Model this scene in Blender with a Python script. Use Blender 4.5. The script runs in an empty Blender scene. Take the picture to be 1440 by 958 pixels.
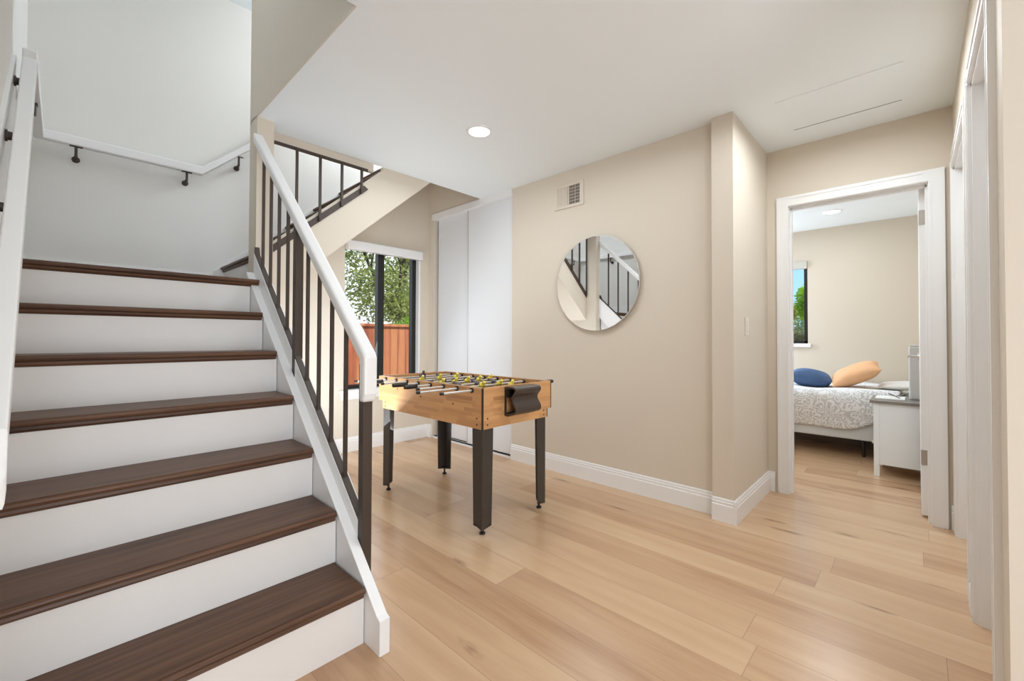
import bpy, bmesh, math, random
from mathutils import Vector, Matrix
random.seed(7)
S = bpy.context.scene
COL = S.collection

# ------------------------------------------------------------------ camera
CAM_H, F_PX, CY = 1.0884, 598.69, 466.27
YAW, PITCH, ROLL = math.radians(43.4133), math.radians(0.8571), math.radians(0.2031)
fw = Vector((math.cos(YAW), math.sin(YAW), 0)); rt = Vector((math.sin(YAW), -math.cos(YAW), 0)); up = Vector((0, 0, 1))
fw2 = fw*math.cos(PITCH) + up*math.sin(PITCH); up2 = up*math.cos(PITCH) - fw*math.sin(PITCH)
rt3 = rt*math.cos(ROLL) + up2*math.sin(ROLL); up3 = up2*math.cos(ROLL) - rt*math.sin(ROLL)
cd = bpy.data.cameras.new('camera'); cam = bpy.data.objects.new('camera', cd); COL.objects.link(cam)
m3 = Matrix((rt3, up3, -fw2)).transposed()
cam.matrix_world = Matrix.Translation((0, 0, CAM_H)) @ m3.to_4x4()
cd.sensor_width = 36.0; cd.lens = F_PX/1440*36.0; cd.shift_y = -(479-CY)/1440; cd.clip_start = 0.02; cd.clip_end = 200
S.camera = cam

# ------------------------------------------------------------------ world, sun, area lights, exposure
S.view_settings.view_transform = 'Standard'; S.view_settings.look = 'None'
S.view_settings.exposure = 0.12; S.view_settings.gamma = 1.0; S.view_settings.use_curve_mapping = False
try:
    S.cycles.max_bounces = 10; S.cycles.diffuse_bounces = 6; S.cycles.glossy_bounces = 5
    S.cycles.transparent_max_bounces = 16; S.cycles.sample_clamp_indirect = 6.0; S.cycles.use_denoising = True
    S.cycles.caustics_reflective = False; S.cycles.caustics_refractive = False
except Exception: pass
W = bpy.data.worlds.new('daylight_sky'); S.world = W; W.use_nodes = True
wn = W.node_tree.nodes; wl = W.node_tree.links; wn.clear()
wo = wn.new('ShaderNodeOutputWorld'); wb = wn.new('ShaderNodeBackground'); tc = wn.new('ShaderNodeTexCoord')
sp = wn.new('ShaderNodeSeparateXYZ'); cr = wn.new('ShaderNodeValToRGB')
cr.color_ramp.elements[0].position = 0.0; cr.color_ramp.elements[0].color = (0.48, 0.60, 0.72, 1)
cr.color_ramp.elements[1].position = 0.55; cr.color_ramp.elements[1].color = (0.16, 0.40, 0.80, 1)
e = cr.color_ramp.elements.new(0.06); e.color = (0.34, 0.58, 0.86, 1)
wl.new(tc.outputs['Generated'], sp.inputs[0]); wl.new(sp.outputs[2], cr.inputs[0]); wl.new(cr.outputs[0], wb.inputs[0])
wb.inputs[1].default_value = 1.5; wl.new(wb.outputs[0], wo.inputs[0])
# bank of bright cloud over the garden side (+y)
cm = wn.new('ShaderNodeMapRange'); cm.inputs[1].default_value = .45; cm.inputs[2].default_value = .8; wl.new(sp.outputs[1], cm.inputs[0])
cx = wn.new('ShaderNodeMix'); cx.data_type = 'RGBA'; cx.inputs[7].default_value = (.86, .90, .94, 1)
wl.new(cm.outputs[0], cx.inputs[0]); wl.new(cr.outputs[0], cx.inputs[6]); wl.new(cx.outputs[2], wb.inputs[0])

def area(name, loc, size, power, target=None, color=(1, 1, 1), size_y=None):
    L = bpy.data.lights.new(name, 'AREA'); L.energy = power; L.color = color; L.size = size
    if size_y: L.shape = 'RECTANGLE'; L.size_y = size_y
    o = bpy.data.objects.new(name, L); COL.objects.link(o); o.location = loc
    d = (Vector(target) - Vector(loc)) if target else Vector((0, 0, -1))
    o.rotation_euler = d.to_track_quat('-Z', 'Y').to_euler()
    return o
SUN = bpy.data.lights.new('sun', 'SUN'); SUN.energy = 5.5; SUN.angle = 0.03; SUN.color = (1, .96, .9)
so = bpy.data.objects.new('sun', SUN); COL.objects.link(so); so.location = (3, -5, 9)
so.rotation_euler = Vector((-0.55, 0.45, -0.70)).to_track_quat('-Z', 'Y').to_euler()
WARM = (.94, 1.02, 1.08)
COOL = (.89, 1.0, 1.12)
P_ = dict(room=76, bounce=21, hall=5.5, far=5, corr=9.5, well=4, upper=23, bwin=42, bceil=9, hwin=4.5, under=14)
area('room_fill_light', (-0.3, -2.85, 1.35), 2.6, P_['room'], (0.6, 2, 1.2), COOL, 2.0)  # added fill panel behind the camera; the rear wall has no window
area('room_uplight_fill', (0.2, -1.4, .45), 1.6, P_['bounce'], (1.4, 1.3, 2.44), COOL, 1.6)  # unseen upward fill, added to brighten the ceiling
area('under_stair_fill', (1.30, 3.0, .45), .9, P_['under'], (2.05, 3.92, 1.9), COOL, .9)  # added fill without a fitting, brightens the window wall and far ceiling
area('hall_fill', (1.8, 0.9, 2.36), 1.5, P_['hall'], None, WARM, 1.5)  # wide soft fill added under the hall ceiling, no fixture here
area('far_hall_fill', (1.75, 2.35, 2.37), .9, P_['far'], None, WARM, .9)  # extra fill for the far hall, apart from the recessed light
area('corridor_fill', (2.7, .3, 2.38), .7, P_['corr'], None, WARM, .5)  # invented overhead fill for the corridor
area('stairwell_fill', (0.3, 2.4, 3.68), .8, P_['well'], None, COOL, 1.2)  # unseen overhead fill added to light the stairwell
area('upper_flight_fill', (2.3, 3.45, 3.5), .7, P_['upper'], (-.17, 3.4, 2.8), COOL, .5)  # added fill aimed left to brighten the landing wall
area('bedroom_window_light', (5.9, 2.2, 1.5), 1.4, P_['bwin'], (4.3, -.2, .6), COOL, 1.4)
area('bedroom_fill', (5.1, .9, 2.38), 1.2, P_['bceil'], None, WARM, 1.2)  # broad fill added besides the bedroom's recessed light
area('hall_window_light', (2.05, 3.86, 1.30), .6, P_['hwin'], (1.5, 2.2, .2), COOL, 1.0)

# ------------------------------------------------------------------ materials
def lin(r, g, b):
    f = lambda c: (c/255/12.92) if c/255 <= .04045 else ((c/255+.055)/1.055)**2.4
    return (f(r), f(g), f(b), 1)
def newmat(name):
    m = bpy.data.materials.new(name); m.use_nodes = True
    n = m.node_tree.nodes; return m, n, m.node_tree.links, n['Principled BSDF']
def paint(name, col, rough=.55, var=.015, scale=3.0, bump=0.0, bscale=120, metal=0.0, spec=.5):
    m, n, l, p = newmat(name)
    t = n.new('ShaderNodeTexCoord'); nz = n.new('ShaderNodeTexNoise'); nz.inputs['Scale'].default_value = scale
    l.new(t.outputs['Object'], nz.inputs['Vector'])
    mx = n.new('ShaderNodeMix'); mx.data_type = 'RGBA'
    mx.inputs[6].default_value = tuple(min(1, c*(1-var)) for c in col[:3])+(1,)
    mx.inputs[7].default_value = tuple(min(1, c*(1+var)) for c in col[:3])+(1,)
    l.new(nz.outputs['Fac'], mx.inputs[0]); l.new(mx.outputs[2], p.inputs['Base Color'])
    p.inputs['Roughness'].default_value = rough; p.inputs['Metallic'].default_value = metal
    p.inputs['Specular IOR Level'].default_value = spec
    if bump:
        n2 = n.new('ShaderNodeTexNoise'); n2.inputs['Scale'].default_value = bscale
        l.new(t.outputs['Object'], n2.inputs['Vector'])
        b = n.new('ShaderNodeBump'); b.inputs['Strength'].default_value = bump; b.inputs['Distance'].default_value = .002
        l.new(n2.outputs['Fac'], b.inputs['Height']); l.new(b.outputs[0], p.inputs['Normal'])
    return m
def math_node(n, l, op, a, b=None, c=None):
    q = n.new('ShaderNodeMath'); q.operation = op
    for i, v in enumerate((a, b, c)):
        if v is None: continue
        if isinstance(v, (int, float)): q.inputs[i].default_value = v
        else: l.new(v, q.inputs[i])
    return q.outputs[0]
def wood_planks(name, w, L, cols, rough, grain=.5, knots=True, along='Y', gap=.0012, coord='Object'):
    m, n, l, p = newmat(name)
    t = n.new('ShaderNodeTexCoord'); s = n.new('ShaderNodeSeparateXYZ'); l.new(t.outputs[coord], s.inputs[0])
    x, y, z = s.outputs
    if along == 'Y': u, v = y, x
    elif along == 'X': u, v = x, y
    elif along == 'ZX': u, v = z, x          # vertical boards, spaced in x
    elif along == 'HZ':                        # horizontal strips, stacked in z
        u = math_node(n, l, 'ADD', x, y); v = z
    row = math_node(n, l, 'FLOOR', math_node(n, l, 'DIVIDE', v, w))
    wn1 = n.new('ShaderNodeTexWhiteNoise'); wn1.noise_dimensions = '1D'; l.new(row, wn1.inputs['W'])
    uo = math_node(n, l, 'ADD', math_node(n, l, 'DIVIDE', u, L), math_node(n, l, 'MULTIPLY', wn1.outputs['Value'], 7.3))
    idx = math_node(n, l, 'FLOOR', uo)
    key = math_node(n, l, 'ADD', math_node(n, l, 'MULTIPLY', row, 17.13), math_node(n, l, 'MULTIPLY', idx, 3.71))
    wn2 = n.new('ShaderNodeTexWhiteNoise'); wn2.noise_dimensions = '1D'; l.new(key, wn2.inputs['W'])
    ramp = n.new('ShaderNodeValToRGB'); ramp.color_ramp.interpolation = 'LINEAR'
    k = len(cols)
    while len(ramp.color_ramp.elements) < k: ramp.color_ramp.elements.new(.5)
    for i, c in enumerate(cols):
        ramp.color_ramp.elements[i].position = i/(k-1); ramp.color_ramp.elements[i].color = c
    # grain
    cb = n.new('ShaderNodeCombineXYZ')
    l.new(math_node(n, l, 'MULTIPLY', u, 1.0), cb.inputs[0])
    l.new(math_node(n, l, 'MULTIPLY', v, 9.0), cb.inputs[1]); l.new(math_node(n, l, 'MULTIPLY', key, 1.7), cb.inputs[2])
    g = n.new('ShaderNodeTexNoise'); g.inputs['Scale'].default_value = 1.6; g.inputs['Detail'].default_value = 6
    g.inputs['Distortion'].default_value = .4
    l.new(cb.outputs[0], g.inputs['Vector'])
    cb2 = n.new('ShaderNodeCombineXYZ'); l.new(math_node(n, l, 'MULTIPLY', u, 3.0), cb2.inputs[0])
    l.new(math_node(n, l, 'MULTIPLY', v, 90.0), cb2.inputs[1]); l.new(key, cb2.inputs[2])
    g2 = n.new('ShaderNodeTexNoise'); g2.inputs['Scale'].default_value = 1.5; g2.inputs['Detail'].default_value = 3
    l.new(cb2.outputs[0], g2.inputs['Vector'])
    f = math_node(n, l, 'ADD', math_node(n, l, 'MULTIPLY', wn2.outputs['Value'], .55),
                  math_node(n, l, 'MULTIPLY', math_node(n, l, 'SUBTRACT', g.outputs['Fac'], .25), .85))
    f = math_node(n, l, 'ADD', f, math_node(n, l, 'MULTIPLY', math_node(n, l, 'SUBTRACT', g2.outputs['Fac'], .5), grain*.35))
    f.node.use_clamp = True
    l.new(f, ramp.inputs[0]); color = ramp.outputs[0]
    def darken(color, fac, amount, tint=(.35, .25, .18, 1)):
        mx = n.new('ShaderNodeMix'); mx.data_type = 'RGBA'; mx.inputs[7].default_value = tint
        l.new(color, mx.inputs[6]); l.new(math_node(n, l, 'MULTIPLY', fac, amount), mx.inputs[0]); return mx.outputs[2]
    if knots:
        cb3 = n.new('ShaderNodeCombineXYZ'); l.new(math_node(n, l, 'MULTIPLY', u, 1.15), cb3.inputs[0])
        l.new(math_node(n, l, 'MULTIPLY', v, 4.2), cb3.inputs[1]); l.new(key, cb3.inputs[2])
        vz = n.new('ShaderNodeTexVoronoi'); vz.inputs['Scale'].default_value = 1.35; vz.inputs['Randomness'].default_value = 1
        n3 = n.new('ShaderNodeTexNoise'); n3.inputs['Scale'].default_value = 14; l.new(cb3.outputs[0], n3.inputs['Vector'])
        l.new(cb3.outputs[0], vz.inputs['Vector'])
        d = math_node(n, l, 'ADD', vz.outputs['Distance'], math_node(n, l, 'MULTIPLY', math_node(n, l, 'SUBTRACT', n3.outputs['Fac'], .5), .16))
        mr = n.new('ShaderNodeMapRange'); mr.inputs[1].default_value = .15; mr.inputs[2].default_value = .0; l.new(d, mr.inputs[0])
        color = darken(color, mr.outputs[0], .8, lin(112, 76, 52))
    # gaps
    fr = math_node(n, l, 'FRACT', math_node(n, l, 'DIVIDE', v, w))
    dv = math_node(n, l, 'MULTIPLY', math_node(n, l, 'MINIMUM', fr, math_node(n, l, 'SUBTRACT', 1.0, fr)), w)
    fu = math_node(n, l, 'FRACT', uo)
    du = math_node(n, l, 'MULTIPLY', math_node(n, l, 'MINIMUM', fu, math_node(n, l, 'SUBTRACT', 1.0, fu)), L)
    dd = math_node(n, l, 'MINIMUM', dv, du)
    ga = math_node(n, l, 'LESS_THAN', dd, gap)
    color = darken(color, ga, .42, lin(110, 80, 58))
    l.new(color, p.inputs['Base Color']); p.inputs['Roughness'].default_value = rough
    b = n.new('ShaderNodeBump'); b.inputs['Strength'].default_value = .06; b.inputs['Distance'].default_value = .001
    l.new(g2.outputs['Fac'], b.inputs['Height']); l.new(b.outputs[0], p.inputs['Normal'])
    return m
M = {}
M['beige'] = paint('beige_wall_paint', lin(214, 203, 187), .6, .01, 2, .12, 90)
M['white_wall'] = paint('pale_stairwell_wall', lin(224, 222, 217), .6, .01, 2, .1, 90)  # paler tone used on the stairwell walls
M['ceiling'] = paint('ceiling_paint', lin(237, 243, 246), .7, .008, 2, .1, 90)
M['trim'] = paint('white_trim_paint', lin(234, 233, 232), .35, .008, 4)
M['riser'] = paint('riser_paint', lin(226, 222, 218), .4, .02, 5)
M['closet'] = paint('closet_door_white', lin(222, 223, 225), .5, .006, 2)
M['blackmetal'] = paint('dark_bronze_metal', lin(64, 50, 40), .5, .05, 30)
M['blackframe'] = paint('black_window_frame', lin(18, 17, 16), .35, .05, 20)
M['steel'] = paint('brushed_steel', lin(214, 210, 204), .35, .03, 40, metal=.55)
M['chrome'] = paint('satin_chrome', lin(215, 215, 215), .2, .02, 40, metal=1.0)
M['hinge'] = paint('satin_nickel', lin(170, 162, 154), .4, .03, 60, metal=.7)
M['legmetal'] = paint('dark_grey_leg', lin(58, 52, 47), .42, .05, 12)
M['blackplastic'] = paint('black_plastic', lin(28, 24, 22), .4, .05, 20)
M['cup'] = paint('dark_brown_moulded_plastic', lin(62, 50, 43), .33, .06, 20)
M['yellow'] = paint('yellow_plastic', lin(240, 222, 96), .4, .05, 30)
M['navy'] = paint('dark_grey_plastic', lin(88, 78, 84), .4, .08, 30)
M['green'] = paint('green_playfield', lin(112, 92, 62), .5, .1, 8)
M['dark'] = paint('dark_void', lin(26, 22, 20), .8, .05, 10)
M['plate'] = paint('white_switch_plate', lin(222, 216, 206), .35, .01, 10)
M['vent'] = paint('painted_vent', lin(214, 203, 187), .5, .01, 10)
M['bedgrey'] = paint('pale_grey_upholstery', lin(208, 213, 214), .8, .04, 60)
M['blue'] = paint('denim_blue_fabric', lin(72, 98, 138), .85, .45, 7, .4, 300)
M['orange'] = paint('apricot_linen', lin(222, 172, 128), .85, .08, 14, .4, 300)
M['palegrey'] = paint('pale_grey_linen', lin(200, 198, 190), .85, .05, 30, .4, 300)
M['nstop'] = paint('grey_top', lin(128, 124, 118), .4, .05, 10)
M['greyplastic'] = paint('light_grey_plastic', lin(214, 216, 218), .35, .02, 10)
M['paper'] = paint('paper', lin(232, 232, 230), .7, .03, 30)
M['floor'] = wood_planks('oak_floor', .19, 1.75, [lin(168, 128, 96), lin(194, 158, 124), lin(206, 172, 137), lin(216, 186, 152)], .24)
M['fence'] = wood_planks('redwood_fence', .132, 9, [lin(138, 66, 44), lin(184, 100, 62), lin(214, 140, 90), lin(160, 84, 58)], .7, .9, False, 'ZX', .004)
M['foos'] = wood_planks('laminated_beech', .021, .26, [lin(146, 96, 62), lin(190, 140, 92), lin(202, 150, 100), lin(208, 158, 106), lin(196, 142, 92)], .33, .5, False, 'HZ', .0002)

def tread_mat():
    m, n, l, p = newmat('walnut_stained_tread')
    t = n.new('ShaderNodeTexCoord'); mp = n.new('ShaderNodeMapping'); mp.inputs['Scale'].default_value = (1.2, 22, 22)
    l.new(t.outputs['Object'], mp.inputs[0])
    nz = n.new('ShaderNodeTexNoise'); nz.inputs['Scale'].default_value = 2.2; nz.inputs['Detail'].default_value = 5
    l.new(mp.outputs[0], nz.inputs['Vector'])
    r = n.new('ShaderNodeValToRGB'); r.color_ramp.elements[0].position = .3; r.color_ramp.elements[1].position = .75
    r.color_ramp.elements[0].color = lin(70, 44, 29); r.color_ramp.elements[1].color = lin(110, 77, 54)
    l.new(nz.outputs['Fac'], r.inputs[0]); l.new(r.outputs[0], p.inputs['Base Color'])
    p.inputs['Roughness'].default_value = .42; p.inputs['Specular IOR Level'].default_value = .35
    return m
M['tread'] = tread_mat()
def mirror_mat():
    m, n, l, p = newmat('mirror_glass'); p.inputs['Metallic'].default_value = 1; p.inputs['Roughness'].default_value = .005
    nz = n.new('ShaderNodeTexNoise'); nz.inputs['Scale'].default_value = 2
    mx = n.new('ShaderNodeMix'); mx.data_type = 'RGBA'; mx.inputs[6].default_value = (.93, .94, .94, 1); mx.inputs[7].default_value = (.95, .955, .95, 1)
    l.new(nz.outputs['Fac'], mx.inputs[0]); l.new(mx.outputs[2], p.inputs['Base Color']); return m
M['mirror'] = mirror_mat()
def glass_mat():
    m = bpy.data.materials.new('window_glass'); m.use_nodes = True; n = m.node_tree.nodes; l = m.node_tree.links; n.clear()
    o = n.new('ShaderNodeOutputMaterial'); mx = n.new('ShaderNodeMixShader'); tr = n.new('ShaderNodeBsdfTransparent'); gl = n.new('ShaderNodeBsdfGlossy')
    gl.inputs['Roughness'].default_value = .02; fr = n.new('ShaderNodeFresnel'); fr.inputs['IOR'].default_value = 1.25
    tr.inputs[0].default_value = (.97, .98, .97, 1)
    l.new(fr.outputs[0], mx.inputs[0]); l.new(tr.outputs[0], mx.inputs[1]); l.new(gl.outputs[0], mx.inputs[2]); l.new(mx.outputs[0], o.inputs[0]); return m
M['glass'] = glass_mat()
def emit(name, col, s):
    m = bpy.data.materials.new(name); m.use_nodes = True; n = m.node_tree.nodes; l = m.node_tree.links
    p = n['Principled BSDF']; p.inputs['Base Color'].default_value = (.9, .9, .9, 1)
    p.inputs['Emission Color'].default_value = col; p.inputs['Emission Strength'].default_value = s; return m
M['lamp'] = emit('lamp_lens', (1, .97, .92, 1), 4)
def duvet_mat():
    m, n, l, p = newmat('white_grey_scroll_print')
    t = n.new('ShaderNodeTexCoord'); nz = n.new('ShaderNodeTexNoise'); nz.inputs['Scale'].default_value = 10; nz.inputs['Detail'].default_value = 1
    l.new(t.outputs['Object'], nz.inputs['Vector'])
    mx = n.new('ShaderNodeMix'); mx.data_type = 'VECTOR'; mx.inputs[0].default_value = .14
    l.new(t.outputs['Object'], mx.inputs[4]); l.new(nz.outputs['Color'], mx.inputs[5])
    v = n.new('ShaderNodeTexVoronoi'); v.feature = 'F1'; v.inputs['Scale'].default_value = 20
    l.new(mx.outputs[1], v.inputs['Vector'])
    s = math_node(n, l, 'SINE', math_node(n, l, 'MULTIPLY', v.outputs['Distance'], 17))
    r = n.new('ShaderNodeValToRGB'); r.color_ramp.elements[0].position = .4; r.color_ramp.elements[1].position = .6
    r.color_ramp.elements[0].color = lin(200, 201, 202); r.color_ramp.elements[1].color = lin(236, 237, 238)
    q = math_node(n, l, 'MULTIPLY_ADD', s, .5, .5)
    l.new(q, r.inputs[0]); l.new(r.outputs[0], p.inputs['Base Color']); p.inputs['Roughness'].default_value = .85
    return m
M['duvet'] = duvet_mat()
def leaf_mat(name, a, b):
    m, n, l, p = newmat(name); oi = n.new('ShaderNodeTexCoord'); nz = n.new('ShaderNodeTexNoise'); nz.inputs['Scale'].default_value = 4.0
    nz.inputs['Detail'].default_value = 4
    l.new(oi.outputs['Object'], nz.inputs['Vector'])
    r = n.new('ShaderNodeValToRGB'); r.color_ramp.elements[0].position = .35; r.color_ramp.elements[1].position = .65
    r.color_ramp.elements[0].color = a; r.color_ramp.elements[1].color = b
    l.new(nz.outputs['Fac'], r.inputs[0]); l.new(r.outputs[0], p.inputs['Base Color']); p.inputs['Roughness'].default_value = .5
    p.inputs['Subsurface Weight'].default_value = 0
    tr = n.new('ShaderNodeBsdfTranslucent'); l.new(r.outputs[0], tr.inputs[0]); ms = n.new('ShaderNodeMixShader'); ms.inputs[0].default_value = .55
    out = [k for k in n if k.type == 'OUTPUT_MATERIAL'][0]
    l.new(p.outputs[0], ms.inputs[1]); l.new(tr.outputs[0], ms.inputs[2]); l.new(ms.outputs[0], out.inputs[0]); return m
M['nswhite'] = paint('nightstand_white', lin(236, 242, 246), .4, .01, 8)
M['leaf'] = leaf_mat('tree_leaves', lin(120, 132, 56), lin(200, 204, 120))
M['leaf_lime'] = leaf_mat('lime_leaves', lin(140, 190, 30), lin(190, 224, 70))
M['leaf_dark'] = leaf_mat('shrub_leaves', lin(84, 92, 58), lin(146, 146, 100))
M['leaf_yellow'] = leaf_mat('yellow_green_leaves', lin(150, 150, 40), lin(196, 190, 84))
M['leaf_pale'] = leaf_mat('pale_leaves', lin(150, 180, 120), lin(206, 220, 176))
M['bark'] = paint('bark', lin(92, 74, 62), .9, .3, 20)
M['ground'] = paint('garden_soil', lin(120, 104, 84), .9, .2, 3)

# ------------------------------------------------------------------ mesh helpers
def box(bm, x0, x1, y0, y1, z0, z1):
    vs = [bm.verts.new((x, y, z)) for z in (z0, z1) for y in (y0, y1) for x in (x0, x1)]
    for f in ((0, 2, 3, 1), (4, 5, 7, 6), (0, 1, 5, 4), (2, 6, 7, 3), (0, 4, 6, 2), (1, 3, 7, 5)):
        bm.faces.new([vs[i] for i in f])
def prism(bm, pts, axis, a, b):
    """pts: 2-D outline; axis 'X' -> pts are (y,z); 'Y' -> (x,z); 'Z' -> (x,y)."""
    def P(p, t): return {'X': (t, p[0], p[1]), 'Y': (p[0], t, p[1]), 'Z': (p[0], p[1], t)}[axis]
    A = [bm.verts.new(P(p, a)) for p in pts]; B = [bm.verts.new(P(p, b)) for p in pts]
    bm.faces.new(A); bm.faces.new(B[::-1]); k = len(pts)
    for i in range(k): bm.faces.new((A[i], B[i], B[(i+1) % k], A[(i+1) % k]))
def cyl(bm, p0, p1, r0, r1=None, seg=16, caps=True):
    p0 = Vector(p0); p1 = Vector(p1); r1 = r0 if r1 is None else r1
    d = (p1-p0).normalized(); a = d.orthogonal().normalized(); b = d.cross(a)
    A = []; B = []
    for i in range(seg):
        t = 2*math.pi*i/seg; v = a*math.cos(t)+b*math.sin(t)
        A.append(bm.verts.new(p0+v*r0)); B.append(bm.verts.new(p1+v*r1))
    for i in range(seg): bm.faces.new((A[i], A[(i+1) % seg], B[(i+1) % seg], B[i]))
    if caps: bm.faces.new(A[::-1]); bm.faces.new(B)
def lathe(bm, prof, c, seg=24):
    """prof: (r, z) list, about the vertical through c."""
    rings = []
    for r, z in prof:
        rings.append([bm.verts.new((c[0]+max(r, 1e-4)*math.cos(2*math.pi*i/seg), c[1]+max(r, 1e-4)*math.sin(2*math.pi*i/seg), c[2]+z)) for i in range(seg)])
    for a, b in zip(rings, rings[1:]):
        for i in range(seg): bm.faces.new((a[i], a[(i+1) % seg], b[(i+1) % seg], b[i]))
    bm.faces.new(rings[0][::-1]); bm.faces.new(rings[-1])
def obj(name, bm, m, parent=None, bevel=0, smooth=False, seg=2):
    bmesh.ops.recalc_face_normals(bm, faces=bm.faces)
    me = bpy.data.meshes.new(name); bm.to_mesh(me); bm.free()
    me.materials.append(M[m] if isinstance(m, str) else m)
    o = bpy.data.objects.new(name, me); COL.objects.link(o)
    if parent: o.parent = parent; o.matrix_parent_inverse = parent.matrix_world.inverted()
    if bevel:
        b = o.modifiers.new('bevel', 'BEVEL'); b.width = bevel; b.segments = seg; b.limit_method = 'ANGLE'; b.angle_limit = math.radians(40)
    if smooth:
        for f in me.polygons: f.use_smooth = True
    return o
def bx(name, d, m, parent=None, bevel=0):
    bm = bmesh.new(); box(bm, *d); return obj(name, bm, m, parent, bevel)
def thing(name, loc, label, cat, group=None, kind=None):
    o = bpy.data.objects.new(name, None); COL.objects.link(o); o.location = loc; o.empty_display_size = .1
    bpy.context.view_layer.update()
    if kind: o['kind'] = kind
    if label: o['label'] = label
    if cat: o['category'] = cat
    if group: o['group'] = group
    return o
def tag(o, label, cat, group=None, kind=None):
    o['label'] = label; o['category'] = cat
    if group: o['group'] = group
    if kind: o['kind'] = kind
    return o
def struct(name, boxes, m, label=None, bevel=0):
    bm = bmesh.new()
    for b in boxes: box(bm, *b)
    o = obj(name, bm, m, None, bevel); o['kind'] = 'structure'
    if label: o['label'] = label
    return o

# ------------------------------------------------------------------ measured layout (metres)
XM, XC, YC, YC2, XD, YR = 2.7875, 2.721, .7755, .897, 3.5155, -.168
H = 2.44; HW = 3.75; YB = 3.92; XL = -.165
WY0, WY1 = 1.6455, 3.06            # ceiling opening edges
XP0, XP1, YP0 = .805, .90, 2.9155  # column
RISE, RUN, NY = .2036, .2311, 1.4103
LAND = 7*RISE
BASE = .137

# ------------------------------------------------------------------ room shell
struct('floor', [(-2.7, 6.6, -3.1, 4.05, -.06, 0)], 'floor', 'pale oak plank floor')
struct('wall_left', [(-.30, -.155, .9, 2.66, 0, HW)], 'white_wall', 'pale wall left of the stairs')
struct('wall_landing', [(-.30, XL-.005, 2.66, YB+.12, 0, HW)], 'white_wall', 'pale wall left of the landing')
# back wall: the stairwell's share is paler than the beige part with the window
wx0, wx1, wz0, wz1 = 1.836, 2.683, .585, 2.012
def poly_struct(name, polys, axis, a, b, m, label):
    bm = bmesh.new()
    for p in polys: prism(bm, p, axis, a, b)
    o = obj(name, bm, m); o['kind'] = 'structure'; o['label'] = label; return o
def sof(x): return 1.81+.867*(x-1.437)
poly_struct('wall_stairwell_back', [[(XL-.13, 0), (.86, 0), (.86, sof(.86)), (XM+.12, sof(XM+.12)), (XM+.12, HW), (XL-.13, HW)]], 'Y', YB, YB+.12, 'white_wall', 'pale back wall of the stairwell')
poly_struct('wall_back', [[(.86, 0), (wx0, 0), (wx0, sof(wx0)), (.86, sof(.86))], [(wx0, 0), (wx1, 0), (wx1, wz0), (wx0, wz0)], [(wx0, wz1), (wx1, wz1), (wx1, sof(wx1)), (wx0, sof(wx0))], [(wx1, 0), (XM+.7, 0), (XM+.7, sof(XM+.12)), (XM+.12, sof(XM+.12)), (wx1, sof(wx1))]], 'Y', YB, YB+.12, 'beige', 'beige wall with the black-framed window')
YK0, YK1 = 2.636, 3.83   # closet opening
struct('wall_mirror', [(XM, XM+.11, YC2, YK0, 0, 2.75)], 'beige', 'beige wall with the round mirror')
struct('wall_closet_end', [(XM, XM+.11, YK1, YB, 0, H)], 'beige', 'narrow beige wall between closet and window')
struct('wall_closet_header', [(XM+.012, XM+.11, YK0, YK1, H, 2.5), (XM, XM+.11, YK0, YB, 2.441, 2.75), (XM, XM+.11, WY1-.3, YB+.12, 2.75, HW)], 'beige', 'beige wall above the closet doors')
struct('wall_closet', [(XM+.6, XM+.7, YK0, YB, 0, H)], 'beige', 'inside of the closet')
struct('wall_corner', [(XC, XD+.115, YC, YC2, 0, 2.5)], 'beige', 'projecting beige wall corner beside the bedroom door')
by0, by1, bz1 = -.076, .654, 2.03
struct('wall_bedroom_door', [(XD, XD+.115, YR-.12, by0, 0, 2.5), (XD, XD+.115, by1, YC+.01, 0, 2.5), (XD, XD+.115, by0, by1, bz1, 2.5)], 'beige', 'beige wall around the bedroom door')
RX = [(1.83, 2.42), (2.62, 3.40)]
struct('wall_right', [(1.645, RX[0][0], YR-.12, YR, 0, 2.5), (RX[0][1], RX[1][0], YR-.12, YR, 0, 2.5), (RX[1][1], XD, YR-.12, YR, 0, 2.5),
                      (RX[0][0], RX[0][1], YR-.12, YR, 2.085, 2.5), (RX[1][0], RX[1][1], YR-.12, YR, 2.045, 2.5),
                      (1.645, 1.76, -3.1, YR-.12, 0, 2.5)], 'beige', 'beige right-hand wall of the corridor')
struct('wall_rear', [(-2.7, 1.76, -3.1, -3.0, 0, 2.5)], 'beige', 'wall behind the viewer')
struct('wall_entry', [(-2.7, -2.6, -3.0, 1.0, 0, 2.5), (-2.7, -.30, .9, 1.0, 0, 2.5)], 'beige', 'walls of the entry behind the viewer')
struct('wall_closet_side', [(XM+.11, XM+.7, YK0-.1, YK0, 0, H)], 'beige', 'side of the closet')
struct('ceiling_closet', [(XM+.11, XM+.7, YK0, YB, 2.442, 2.5)], 'ceiling')
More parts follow.
